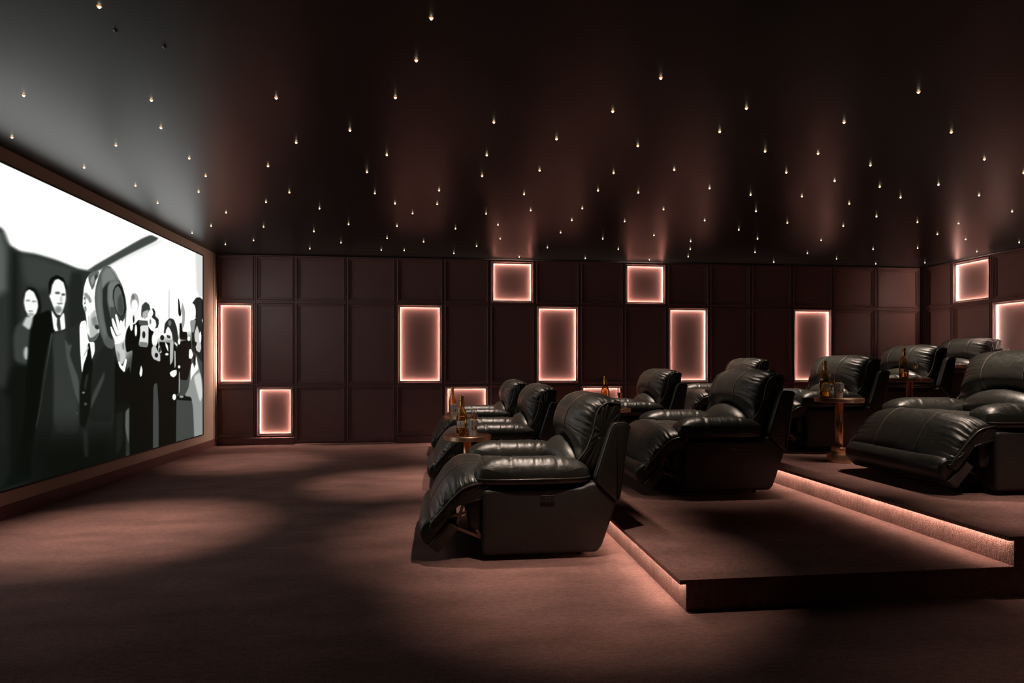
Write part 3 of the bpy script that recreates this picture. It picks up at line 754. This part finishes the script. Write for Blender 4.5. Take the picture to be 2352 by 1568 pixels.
def arm_pad(parent, sy):
    x0, x1, hw = -0.045, 0.665, 0.122
    cx, hx = (x0 + x1) / 2, (x1 - x0) / 2; cy = sy * 0.418
    na, nr = 150, 30
    seams = (0.175, 0.455)
    v = []; f = []
    ang = np.linspace(0, 2 * PI, na, endpoint=False)
    def plan(rho):
        c, s = np.cos(ang), np.sin(ang)
        k = (np.abs(c) ** 3.4 + np.abs(s) ** 3.4) ** (-1 / 3.4)
        k2 = k * rho
        return cx + hx * c * k2, hw * s * k2
    rows = []
    for j in range(nr):
        rho = 1.0 - (j / (nr - 1)) ** 1.7 * 0.985
        X, Yl = plan(rho)
        # stretch rings so they follow the long pad
        H = 0.118
        u = (X - cx) / hx; e = np.abs(Yl) / hw
        hx_prof = np.clip(1 - np.abs(u) ** 5.0, 0, 1) ** (1 / 2.2); hy_prof = np.clip(1 - e ** 2.7, 0, 1) ** (1 / 2.0)
        z = 0.482 + H * np.minimum(1, hx_prof) * hy_prof * (1 - 0.10 * np.clip((u - 0.1), 0, 1) ** 2 - 0.05 * np.clip(-u - 0.3, 0, 1))
        g = 0.8 * (vnoise(X * 75, 1) - 0.5) + 0.7 * (vnoise(X * 150 + Yl * 9, 2) - 0.5)
        mid = np.clip(rho * (1.05 - rho) * 4, 0, 1)
        z = z + 0.0050 * g * mid
        for s in seams:
            z = z - 0.012 * np.exp(-((X - s) / 0.008) ** 2) * np.clip(hy_prof * 1.6, 0, 1) + 0.004 * np.exp(-((X - s) / 0.05) ** 2) * hy_prof
        rows.append(np.stack([X, Yl + cy, z], 1))
    X, Yl = plan(1.0)
    low = [np.stack([cx + (X - cx) * s, Yl * s2 + cy, np.full(na, zz)], 1) for s, s2, zz in ((0.98, 0.95, 0.4475), (1.0, 1.0, 0.456), (1.004, 1.01, 0.470))]
    rows = low + rows
    v = [p for r in rows for p in r]
    for k in range(len(rows) - 1):
        for i in range(na):
            j = (i + 1) % na; f.append((k * na + i, k * na + j, k * na + na + j, k * na + na + i))
    f.append(tuple(range(na))); f.append(tuple((len(rows) - 1) * na + i for i in range(na)))
    o = link('armrest', v, f, M['leather'], parent, True)
    ring = [(cx + (x - cx) * 1.006, y * 1.02 + cy, 0.480) for x, y in zip(X, Yl)]
    tube('piping', ring + ring[:1], 0.0050, M['piping'], o, 6)
    return o

def make_recliner():
    root = empty('recliner', (0, 0, 0))
    # x: 0 is the front of the base, the seat faces -x; y: width; z: up
    side = [(0.0, 0.030), (0.695, 0.030), (0.725, 0.065), (0.815, 0.315), (0.812, 0.345), (0.69, 0.450), (0.645, 0.446), (0.60, 0.424), (0.0, 0.422)]
    sides = []
    for s in (-1, 1):
        y0, y1 = sorted((s * 0.315, s * 0.53))
        sides.append(slab('side_panel', side, y0, y1, 0.022, M['leather_matte'], root, 0.03))
    # control plate on the near side
    cp = slab('control_panel', [(0.345, 0.338), (0.432, 0.338), (0.432, 0.382), (0.345, 0.382)], -0.5345, -0.5285, 0.002, M['plastic'], sides[0], 0.006)
    for (x, z) in ((0.378, 0.366), (0.378, 0.352), (0.400, 0.366), (0.400, 0.352)):
        b = MB(); b.box(x - 0.0045, x + 0.0045, -0.5365, -0.5340, z - 0.0045, z + 0.0045); b.build('button', M['steel'], cp)
    slab('rear_panel', [(0.60, 0.035), (0.70, 0.035), (0.79, 0.33), (0.70, 0.43), (0.60, 0.43)], -0.312, 0.312, 0.01, M['leather_matte'], root)
    slab('seat_frame', [(0.03, 0.20), (0.60, 0.16), (0.60, 0.36), (0.03, 0.36)], -0.312, 0.312, 0.01, M['plastic'], root)
    loft('front_panel', [(-0.005, 0.18), (-0.075, 0.18), (-0.095, 0.27), (-0.075, 0.36), (-0.005, 0.36)],
         [(-0.005, 0.19), (-0.065, 0.19), (-0.08, 0.27), (-0.065, 0.35), (-0.005, 0.35)], 0.47, M['leather'], root, per=7, nt=20, cap=0.012, gather=0.004, gfreq=60)
    # seat
    loft('seat', [(0.66, 0.46), (0.42, 0.505), (0.2, 0.525), (0.04, 0.53), (-0.02, 0.47), (0.03, 0.38), (0.3, 0.37), (0.62, 0.37)],
         [(0.66, 0.44), (0.42, 0.46), (0.2, 0.47), (0.04, 0.47), (0.0, 0.44), (0.03, 0.40), (0.3, 0.39), (0.62, 0.39)], 0.306, M['leather'], root, per=8, nt=30, cap=0.008, gather=0.005, fold=0.003)
    # leg rest: raised and sloping down in front
    ctr = [(0.06, 0.505), (-0.05, 0.535), (-0.135, 0.525), (-0.215, 0.465), (-0.275, 0.375), (-0.318, 0.285), (-0.322, 0.222), (-0.298, 0.180), (-0.265, 0.185), (-0.215, 0.255), (-0.155, 0.325), (-0.08, 0.365), (0.0, 0.375), (0.06, 0.37)]
    edg = [(0.03, 0.452), (-0.045, 0.450), (-0.115, 0.425), (-0.180, 0.368), (-0.235, 0.305), (-0.288, 0.245), (-0.306, 0.210), (-0.292, 0.176), (-0.262, 0.180), (-0.210, 0.250), (-0.150, 0.318), (-0.08, 0.358), (-0.02, 0.37), (0.03, 0.372)]
    lr, En, Cn, par = loft('leg_rest', ctr, edg, 0.505, M['leather'], root, per=13, nt=60, p=2.6, q=2.0, cap=0.008, gather=0.018, gfreq=66, glen=0.075, seams=(-0.215, 0.215), fold=0.004, capg=0.006)
    for s in (-1, 1):
        pts = [(x, s * 0.511, z) for x, z in En[2:13 * 6 + 2]]
        tube('piping', pts, 0.0058, M['piping'], lr, 6)
        tube('stitching', on_loft(En, Cn, par, s * 0.203, 3, 13 * 6 + 4, 0.0002), 0.0018, M['thread'], lr, 5)
    i_ = 13 * 6 + 2
    tube('piping', [on_loft(En, Cn, par, y, i_, i_ + 1, 0.001)[0] for y in np.linspace(-0.5049, 0.5049, 60)], 0.0055, M['piping'], lr, 6)
    # lower footrest bolster and its board
    fb, En, Cn, par = loft('foot_bolster', [(-0.285, 0.255), (-0.340, 0.243), (-0.378, 0.195), (-0.378, 0.135), (-0.340, 0.088), (-0.285, 0.095), (-0.235, 0.16), (-0.235, 0.22)],
         [(-0.282, 0.240), (-0.332, 0.230), (-0.362, 0.190), (-0.362, 0.137), (-0.330, 0.096), (-0.285, 0.105), (-0.245, 0.17), (-0.235, 0.22)],
         0.47, M['leather'], root, per=8, nt=44, p=5, q=2, cap=0.014, gather=0.006, gfreq=60, fold=0.004)
    slab('footrest_board', [(-0.195, 0.232), (-0.140, 0.190), (-0.262, 0.048), (-0.318, 0.094)], -0.500, 0.500, 0.004, M['cloth'], root, 0.006)
    # lift linkage
    for s in (-1, 1):
        m = MB(); y = s * 0.405
        for a, b in (((-0.19, 0.19), (0.05, 0.085)), ((-0.10, 0.345), (-0.155, 0.17)), ((-0.20, 0.235), (0.04, 0.30)), ((-0.10, 0.24), (0.04, 0.20)), ((-0.03, 0.16), (0.03, 0.07))):
            m.bar((a[0], y, a[1]), (b[0], y, b[1]), 0.009, 0.004)
        m.build('linkage', M['steel'], root)
    # backrest: big overstuffed pillow, arched at the foot
    ctr = [(0.600, 0.695), (0.562, 0.745), (0.560, 0.810), (0.592, 0.888), (0.650, 0.945), (0.725, 0.974), (0.795, 0.975), (0.862, 0.945), (0.868, 0.900), (0.850, 0.78), (0.815, 0.66), (0.74, 0.66), (0.65, 0.675)]
    edg = [(0.600, 0.570), (0.648, 0.640), (0.688, 0.740), (0.705, 0.820), (0.728, 0.885), (0.772, 0.922), (0.815, 0.926), (0.866, 0.918), (0.868, 0.895), (0.850, 0.78), (0.805, 0.58), (0.74, 0.51), (0.65, 0.52)]
    bk, En, Cn, par = loft('backrest', ctr, edg, 0.435, M['leather'], root, per=13, nt=80, p=3.0, q=2.0, cap=0.014, gather=0.020, gfreq=66, glen=0.085, corners=(7,), arch=(0, 11, 12), seams=(-0.185, 0.185), fold=0.003, capg=0.010)
    for s in (-1, 1):
        tube('piping', [(x, s * 0.441, z) for x, z in En[1:13 * 7 + 3]], 0.0062, M['piping'], bk, 6)
        tube('stitching', on_loft(En, Cn, par, s * 0.174, 13, 13 * 7 + 4, 0.0002), 0.0018, M['thread'], bk, 5)
    # lumbar cushion under the arch
    loft('lumbar_cushion', [(0.74, 0.52), (0.60, 0.49), (0.50, 0.505), (0.475, 0.565), (0.495, 0.630), (0.555, 0.675), (0.64, 0.685), (0.74, 0.66)],
         [(0.72, 0.52), (0.62, 0.50), (0.58, 0.505), (0.565, 0.525), (0.575, 0.545), (0.60, 0.555), (0.65, 0.56), (0.72, 0.55)], 0.345, M['leather'], root, per=8, nt=40, p=2.0, q=1.7, cap=0.005, gather=0.006, gfreq=60, glen=0.15, fold=0.004)
    # back shell with its two wings
    wing = [(0.672, 0.462), (0.775, 0.775), (0.800, 0.812), (0.880, 0.812), (0.902, 0.790), (0.838, 0.352), (0.818, 0.325)]
    for s in (-1, 1):
        y0, y1 = sorted((s * 0.462, s * 0.540))
        wg = slab('wing', wing, y0, y1, 0.020, M['leather'], root, 0.035)
        P = round_poly(wing, 0.035); P = offset_poly(P, 0.004)
        tube('piping', [(x, s * 0.536, z) for x, z in P[4:30]], 0.003, M['piping'], wg, 5)
    slab('back_shell', [(0.815, 0.340), (0.845, 0.345), (0.898, 0.780), (0.872, 0.800)], -0.47, 0.47, 0.008, M['leather_matte'], root, 0.01)
    for s in (-1, 1): arm_pad(root, s)
    for x in (0.06, 0.60):
        for y in (-0.45, 0.45):
            lathe('leg', [(0.016, 0.0), (0.019, 0.032)], M['plastic'], root, 12, (x, y, 0))
    return root

ROWX = {'A': 0.238, 'B': 1.87, 'C': 3.62, 'D': 5.21, 'E': 7.03}
ROWZ_ = {'A': 0.0, 'B': 0.15, 'C': 0.30, 'D': 0.45, 'E': 0.60}
SEATS = [('A', 4.15, 'nearest front row black leather recliner on the open carpet, control buttons on its side'),
         ('A', 6.28, 'middle black leather recliner of the front row, behind the nearer champagne table'),
         ('A', 8.43, 'farthest black leather recliner of the front row, low glowing panel behind it'),
         ('B', 5.09, 'black leather recliner on the lowest platform just right of the nearest recliner'),
         ('B', 7.22, 'black leather recliner behind the small table whose bottle stands before the low glowing panel'),
         ('C', 4.17, 'black leather recliner cut by the right picture edge, footrest toward the viewer'),
         ('C', 6.28, 'black leather recliner right behind the bronze pedestal table with the striped popcorn cup'),
         ('C', 8.43, 'black leather recliner mostly hidden behind the middle recliner, only headrest and one arm showing'),
         ('D', 7.22, 'black leather recliner behind the table with a bottle and a single full glass'),
         ('E', 8.31, 'topmost black leather recliner by the back wall near the glowing panels')]
proto = make_recliner()
for i, (r, y, lab) in enumerate(SEATS):
    o = proto if i == 0 else copy_tree(proto)
    o.location = (ROWX[r], y, ROWZ_[r]); o['label'] = lab; o['category'] = 'recliner'; o['group'] = 'recliners in stepped rows'

# ------------------------------------------------------------------ tables
def make_table():
    root = empty('side_table', (0, 0, 0))
    lathe('table_top', [(0.0, 0.536), (0.196, 0.536), (0.200, 0.539), (0.200, 0.571), (0.197, 0.574), (0.0, 0.574)], M['brass'], root, 64)
    v = []
    prof = []
    n = 48; f = []
    for z in (0.10, 0.536):
        for i in range(n):
            a = 2 * PI * i / n; r = 0.033 - 0.003 * (abs(math.sin(a * 3)) ** 6); v.append((r * math.cos(a), r * math.sin(a), z))
    for i in range(n): f.append((i, (i + 1) % n, n + (i + 1) % n, n + i))
    f.append(tuple(range(n))); f.append(tuple(range(n, 2 * n)))
    link('pole', v, f, M['brass'], root, True)
    lathe('collar', [(0.0, 0.078), (0.062, 0.078), (0.064, 0.081), (0.064, 0.130), (0.061, 0.134), (0.040, 0.135), (0.036, 0.142), (0.0, 0.142)], M['brass'], root, 40)
    lathe('base', [(0.0, 0.0), (0.094, 0.0), (0.098, 0.005), (0.098, 0.066), (0.092, 0.078), (0.066, 0.082), (0.0, 0.082)], M['brass'], root, 48)
    return root
TABLES = [('front', 0.215, 5.20, 0.0, 'round bronze side table between the two nearest front row recliners, popcorn and bottle on top'),
          ('rear', 0.23, 7.33, 0.0, 'round bronze side table farther back in the front row, before the low glowing panel'),
          ('second', 1.74, 6.19, 0.15, 'round bronze side table of the second row, half hidden behind the nearest recliner'),
          ('third', 3.53, 5.12, 0.30, 'round bronze pedestal table whose post and base stand free on the second platform'),
          ('fourth', 5.08, 6.17, 0.45, 'round bronze side table before the fourth row recliner, glass and bottle on top'),
          ('fifth', 6.88, 7.24, 0.60, 'round bronze side table at the topmost recliner, only its rim showing')]
tb = make_table(); TP = {}
for i, (k, x, y, z, lab) in enumerate(TABLES):
    o = tb if i == 0 else copy_tree(tb)
    o.location = (x, y, z); tag(o, lab, 'table', 'side tables between the recliners'); TP[k] = (x, y, z + 0.5742)

# ------------------------------------------------------------------ drinks and popcorn
def patch(name, r0, z0, r1, z1, a0, a1, mtl, parent, n=12, t=0.0008):
    """curved label on a cone or cylinder"""
    v = []; f = []
    for off in (0.0, t):
        for (r, z) in ((r0, z0), (r1, z1)):
            for i in range(n + 1):
                a = a0 + (a1 - a0) * i / n; v.append(((r + off) * math.cos(a), (r + off) * math.sin(a), z))
    m = n + 1
    for i in range(n):
        f += [(i, i + 1, m + i + 1, m + i), (2 * m + i, 3 * m + i, 3 * m + i + 1, 2 * m + i + 1),
              (i, 2 * m + i, 2 * m + i + 1, i + 1), (m + i, m + i + 1, 3 * m + i + 1, 3 * m + i)]
    f += [(0, m, 3 * m, 2 * m), (n, 2 * m + n, 3 * m + n, m + n)]
    return link(name, v, f, mtl, parent, True)

def make_bottle():
    root = empty('champagne_bottle', (0, 0, 0))
    out = [(0.0, 0.004), (0.030, 0.001), (0.042, 0.001), (0.0445, 0.006), (0.0450, 0.02), (0.0450, 0.150), (0.043, 0.172), (0.037, 0.195), (0.028, 0.218), (0.0205, 0.238), (0.0175, 0.255), (0.0150, 0.290), (0.0150, 0.306)]
    inn = [(max(r - 0.003, 0.0), z) for r, z in out[::-1][:-2]] + [(0.025, 0.012), (0.0, 0.018)]
    lathe('glass_body', out + inn, M['amber'], root, 40, sharp=60)
    liq = [(0.0, 0.0185), (0.0245, 0.0125), (0.0405, 0.0075), (0.0416, 0.02), (0.0416, 0.058), (0.0, 0.058)]
    lathe('wine', liq, M['wine'], root, 32)
    lathe('neck_foil', [(0.0195, 0.246), (0.0188, 0.255), (0.0163, 0.290), (0.0168, 0.294), (0.0185, 0.297), (0.0188, 0.303), (0.0168, 0.307), (0.0182, 0.312), (0.0190, 0.322), (0.0160, 0.329), (0.0, 0.331)], M['gold'], root, 28)
    lb = patch('label', 0.0454, 0.066, 0.0454, 0.125, -PI / 2 - 0.75, -PI / 2 + 0.75, M['paper'], root)
    b = MB()
    for k, (wd, z) in enumerate(((0.5, 0.092), (0.38, 0.086), (0.5, 0.076))):
        pass
    patch('print', 0.0463, 0.0895, 0.0463, 0.0915, -PI / 2 - 0.34, -PI / 2 + 0.34, M['ink'], lb, 8, 0.0003)
    patch('print', 0.0463, 0.0800, 0.0463, 0.0810, -PI / 2 - 0.28, -PI / 2 + 0.28, M['ink'], lb, 8, 0.0003)
    # dark oval emblem with a stalk
    v = []; f = []; n = 18
    for i in range(n):
        a = 2 * PI * i / n; u = 0.0042 * math.cos(a); z = 0.1095 + 0.0080 * math.sin(a); t = -PI / 2 + u / 0.0463
        v.append((0.0466 * math.cos(t), 0.0466 * math.sin(t), z))
    f.append(tuple(range(n))); link('emblem', v, f, M['ink'], lb)
    return root

def make_glass():
    root = empty('champagne_flute', (0, 0, 0))
    lathe('glass_body', [(0.0, 0.0), (0.031, 0.0), (0.032, 0.0015), (0.012, 0.005), (0.0042, 0.012), (0.0036, 0.05), (0.0040, 0.082), (0.010, 0.094), (0.0200, 0.112), (0.0262, 0.140), (0.0265, 0.165), (0.0235, 0.212),
          (0.0225, 0.212), (0.0255, 0.165), (0.0252, 0.140), (0.0190, 0.113), (0.009, 0.0965), (0.0, 0.0945)], M['clear'], root, 32, sharp=60)
    lathe('wine', [(0.0, 0.0955), (0.0088, 0.0975), (0.0186, 0.1135), (0.0248, 0.140), (0.0251, 0.160), (0.0, 0.160)], M['wine'], root, 28)
    return root

def make_cup():
    root = empty('popcorn_cup', (0, 0, 0))
    lathe('cup_body', [(0.0, 0.001), (0.029, 0.0), (0.030, 0.002), (0.0440, 0.122), (0.0452, 0.123), (0.0448, 0.126), (0.0428, 0.124), (0.0285, 0.004), (0.0, 0.004)], M['cup'], root, 64)
    def disc(name, R, lift, mtl, par, rin=0.0, cz=0.066, du=0.0):
        v = []; f = []; n = 28
        for rr in ((R, rin) if rin else (R,)):
            for i in range(n):
                a = 2 * PI * i / n; z = cz + rr * math.sin(a); u = rr * math.cos(a) + du
                rad = 0.030 + 0.014 * (z / 0.122) + lift; t = -PI / 2 + u / rad
                v.append((rad * math.cos(t), rad * math.sin(t), z))
        if rin: f = [(i, (i + 1) % n, n + (i + 1) % n, n + i) for i in range(n)]
        else: f = [tuple(range(n))]
        return link(name, v, f, mtl, par)
    em = disc('emblem', 0.0225, 0.0012, M['navy'], root)
    disc('emblem_ring', 0.0225, 0.0018, M['goldink'], em, 0.0198)
    m1 = disc('emblem_print', 0.0070, 0.0026, M['whiteink'], em, 0.0036, 0.0745, 0.001)
    m2 = disc('emblem_print', 0.0088, 0.0026, M['whiteink'], em, 0.0045, 0.0590, -0.001)
    return root

def make_popcorn():
    rng = random.Random(5); bm = bmesh.new()
    for i in range(150):
        a = rng.uniform(0, 2 * PI); r = 0.0325 * math.sqrt(rng.random()); h = 0.119 + 0.016 * (1 - (r / 0.042) ** 2) + rng.uniform(-0.003, 0.003)
        c = Vector((r * math.cos(a), r * math.sin(a), h)); s = rng.uniform(0.0034, 0.0052)
        for k in range(3):
            d = Vector((rng.uniform(-1, 1), rng.uniform(-1, 1), rng.uniform(-0.6, 1))) * s * 0.7
            bmesh.ops.create_icosphere(bm, subdivisions=1, radius=s * rng.uniform(0.6, 0.9), matrix=Matrix.Translation(c + d))
    me = bpy.data.meshes.new('popcorn'); bm.to_mesh(me); bm.free(); me.materials.append(M['corn'])
    me.polygons.foreach_set('use_smooth', [True] * len(me.polygons))
    o = bpy.data.objects.new('popcorn', me); C.objects.link(o); return o

bottle0, glass0, cup0, corn0 = make_bottle(), make_glass(), make_cup(), make_popcorn()
used = set()
def put(src, k, dx, dy, lab, cat, group, rz=0.0, kind=None):
    o = src
    if src.name in used: o = copy_tree(src)
    else: used.add(src.name)
    x, y, z = TP[k]; o.location = (x + dx, y + dy, z + (0.0 if kind is None else 0.0)); o.rotation_euler = (0, 0, rz)
    return tag(o, lab, cat, group, kind)
GB, GG, GC, GP = 'champagne bottles on the side tables', 'champagne flutes on the side tables', 'popcorn cups on the side tables', 'popcorn in the cups'
put(bottle0, 'front', -0.050, -0.03, 'gold-necked amber champagne bottle on the nearest front row table, cream label facing out', 'bottle', GB, -0.25)
put(bottle0, 'rear', -0.105, 0.04, 'gold-necked champagne bottle on the farther front row table, glowing panel behind it', 'bottle', GB, 0.2)
put(bottle0, 'second', -0.055, 0.03, 'gold-necked champagne bottle on the second row table, lower half hidden by the nearest recliner', 'bottle', GB, 0.4)
put(bottle0, 'third', -0.150, -0.02, 'gold-necked champagne bottle on the free-standing bronze pedestal table', 'bottle', GB, 0.05)
put(bottle0, 'fourth', -0.085, -0.02, 'gold-necked champagne bottle beside the single glass on the fourth row table', 'bottle', GB, 0.1)
put(glass0, 'front', 0.060, 0.085, 'champagne flute half hidden behind the popcorn cup on the nearest front row table', 'glass', GG)
put(glass0, 'rear', 0.020, -0.10, 'champagne flute on the farther front row table, standing before the glowing panel', 'glass', GG)
put(glass0, 'second', 0.080, -0.04, 'champagne flute on the second row table at the corner of the glowing panel', 'glass', GG)
put(glass0, 'third', -0.030, 0.06, 'champagne flute rising behind the popcorn cup on the pedestal table', 'glass', GG)
put(glass0, 'fourth', 0.050, -0.03, 'champagne flute on the fourth row table next to the bottle', 'glass', GG)
for k, dx, dy, rz, l1 in (('front', 0.042, -0.065, 0.25, 'nearest front row table'), ('rear', -0.090, -0.075, 0.2, 'farther front row table'), ('third', -0.055, -0.075, -0.12, 'free-standing pedestal table')):
    put(cup0, k, dx, dy, 'blue and white striped popcorn cup with round navy emblem on the ' + l1, 'cup', GC, rz)
    put(corn0, k, dx, dy, 'heap of popcorn filling the striped cup on the ' + l1, 'popcorn', GP, rz, 'stuff')
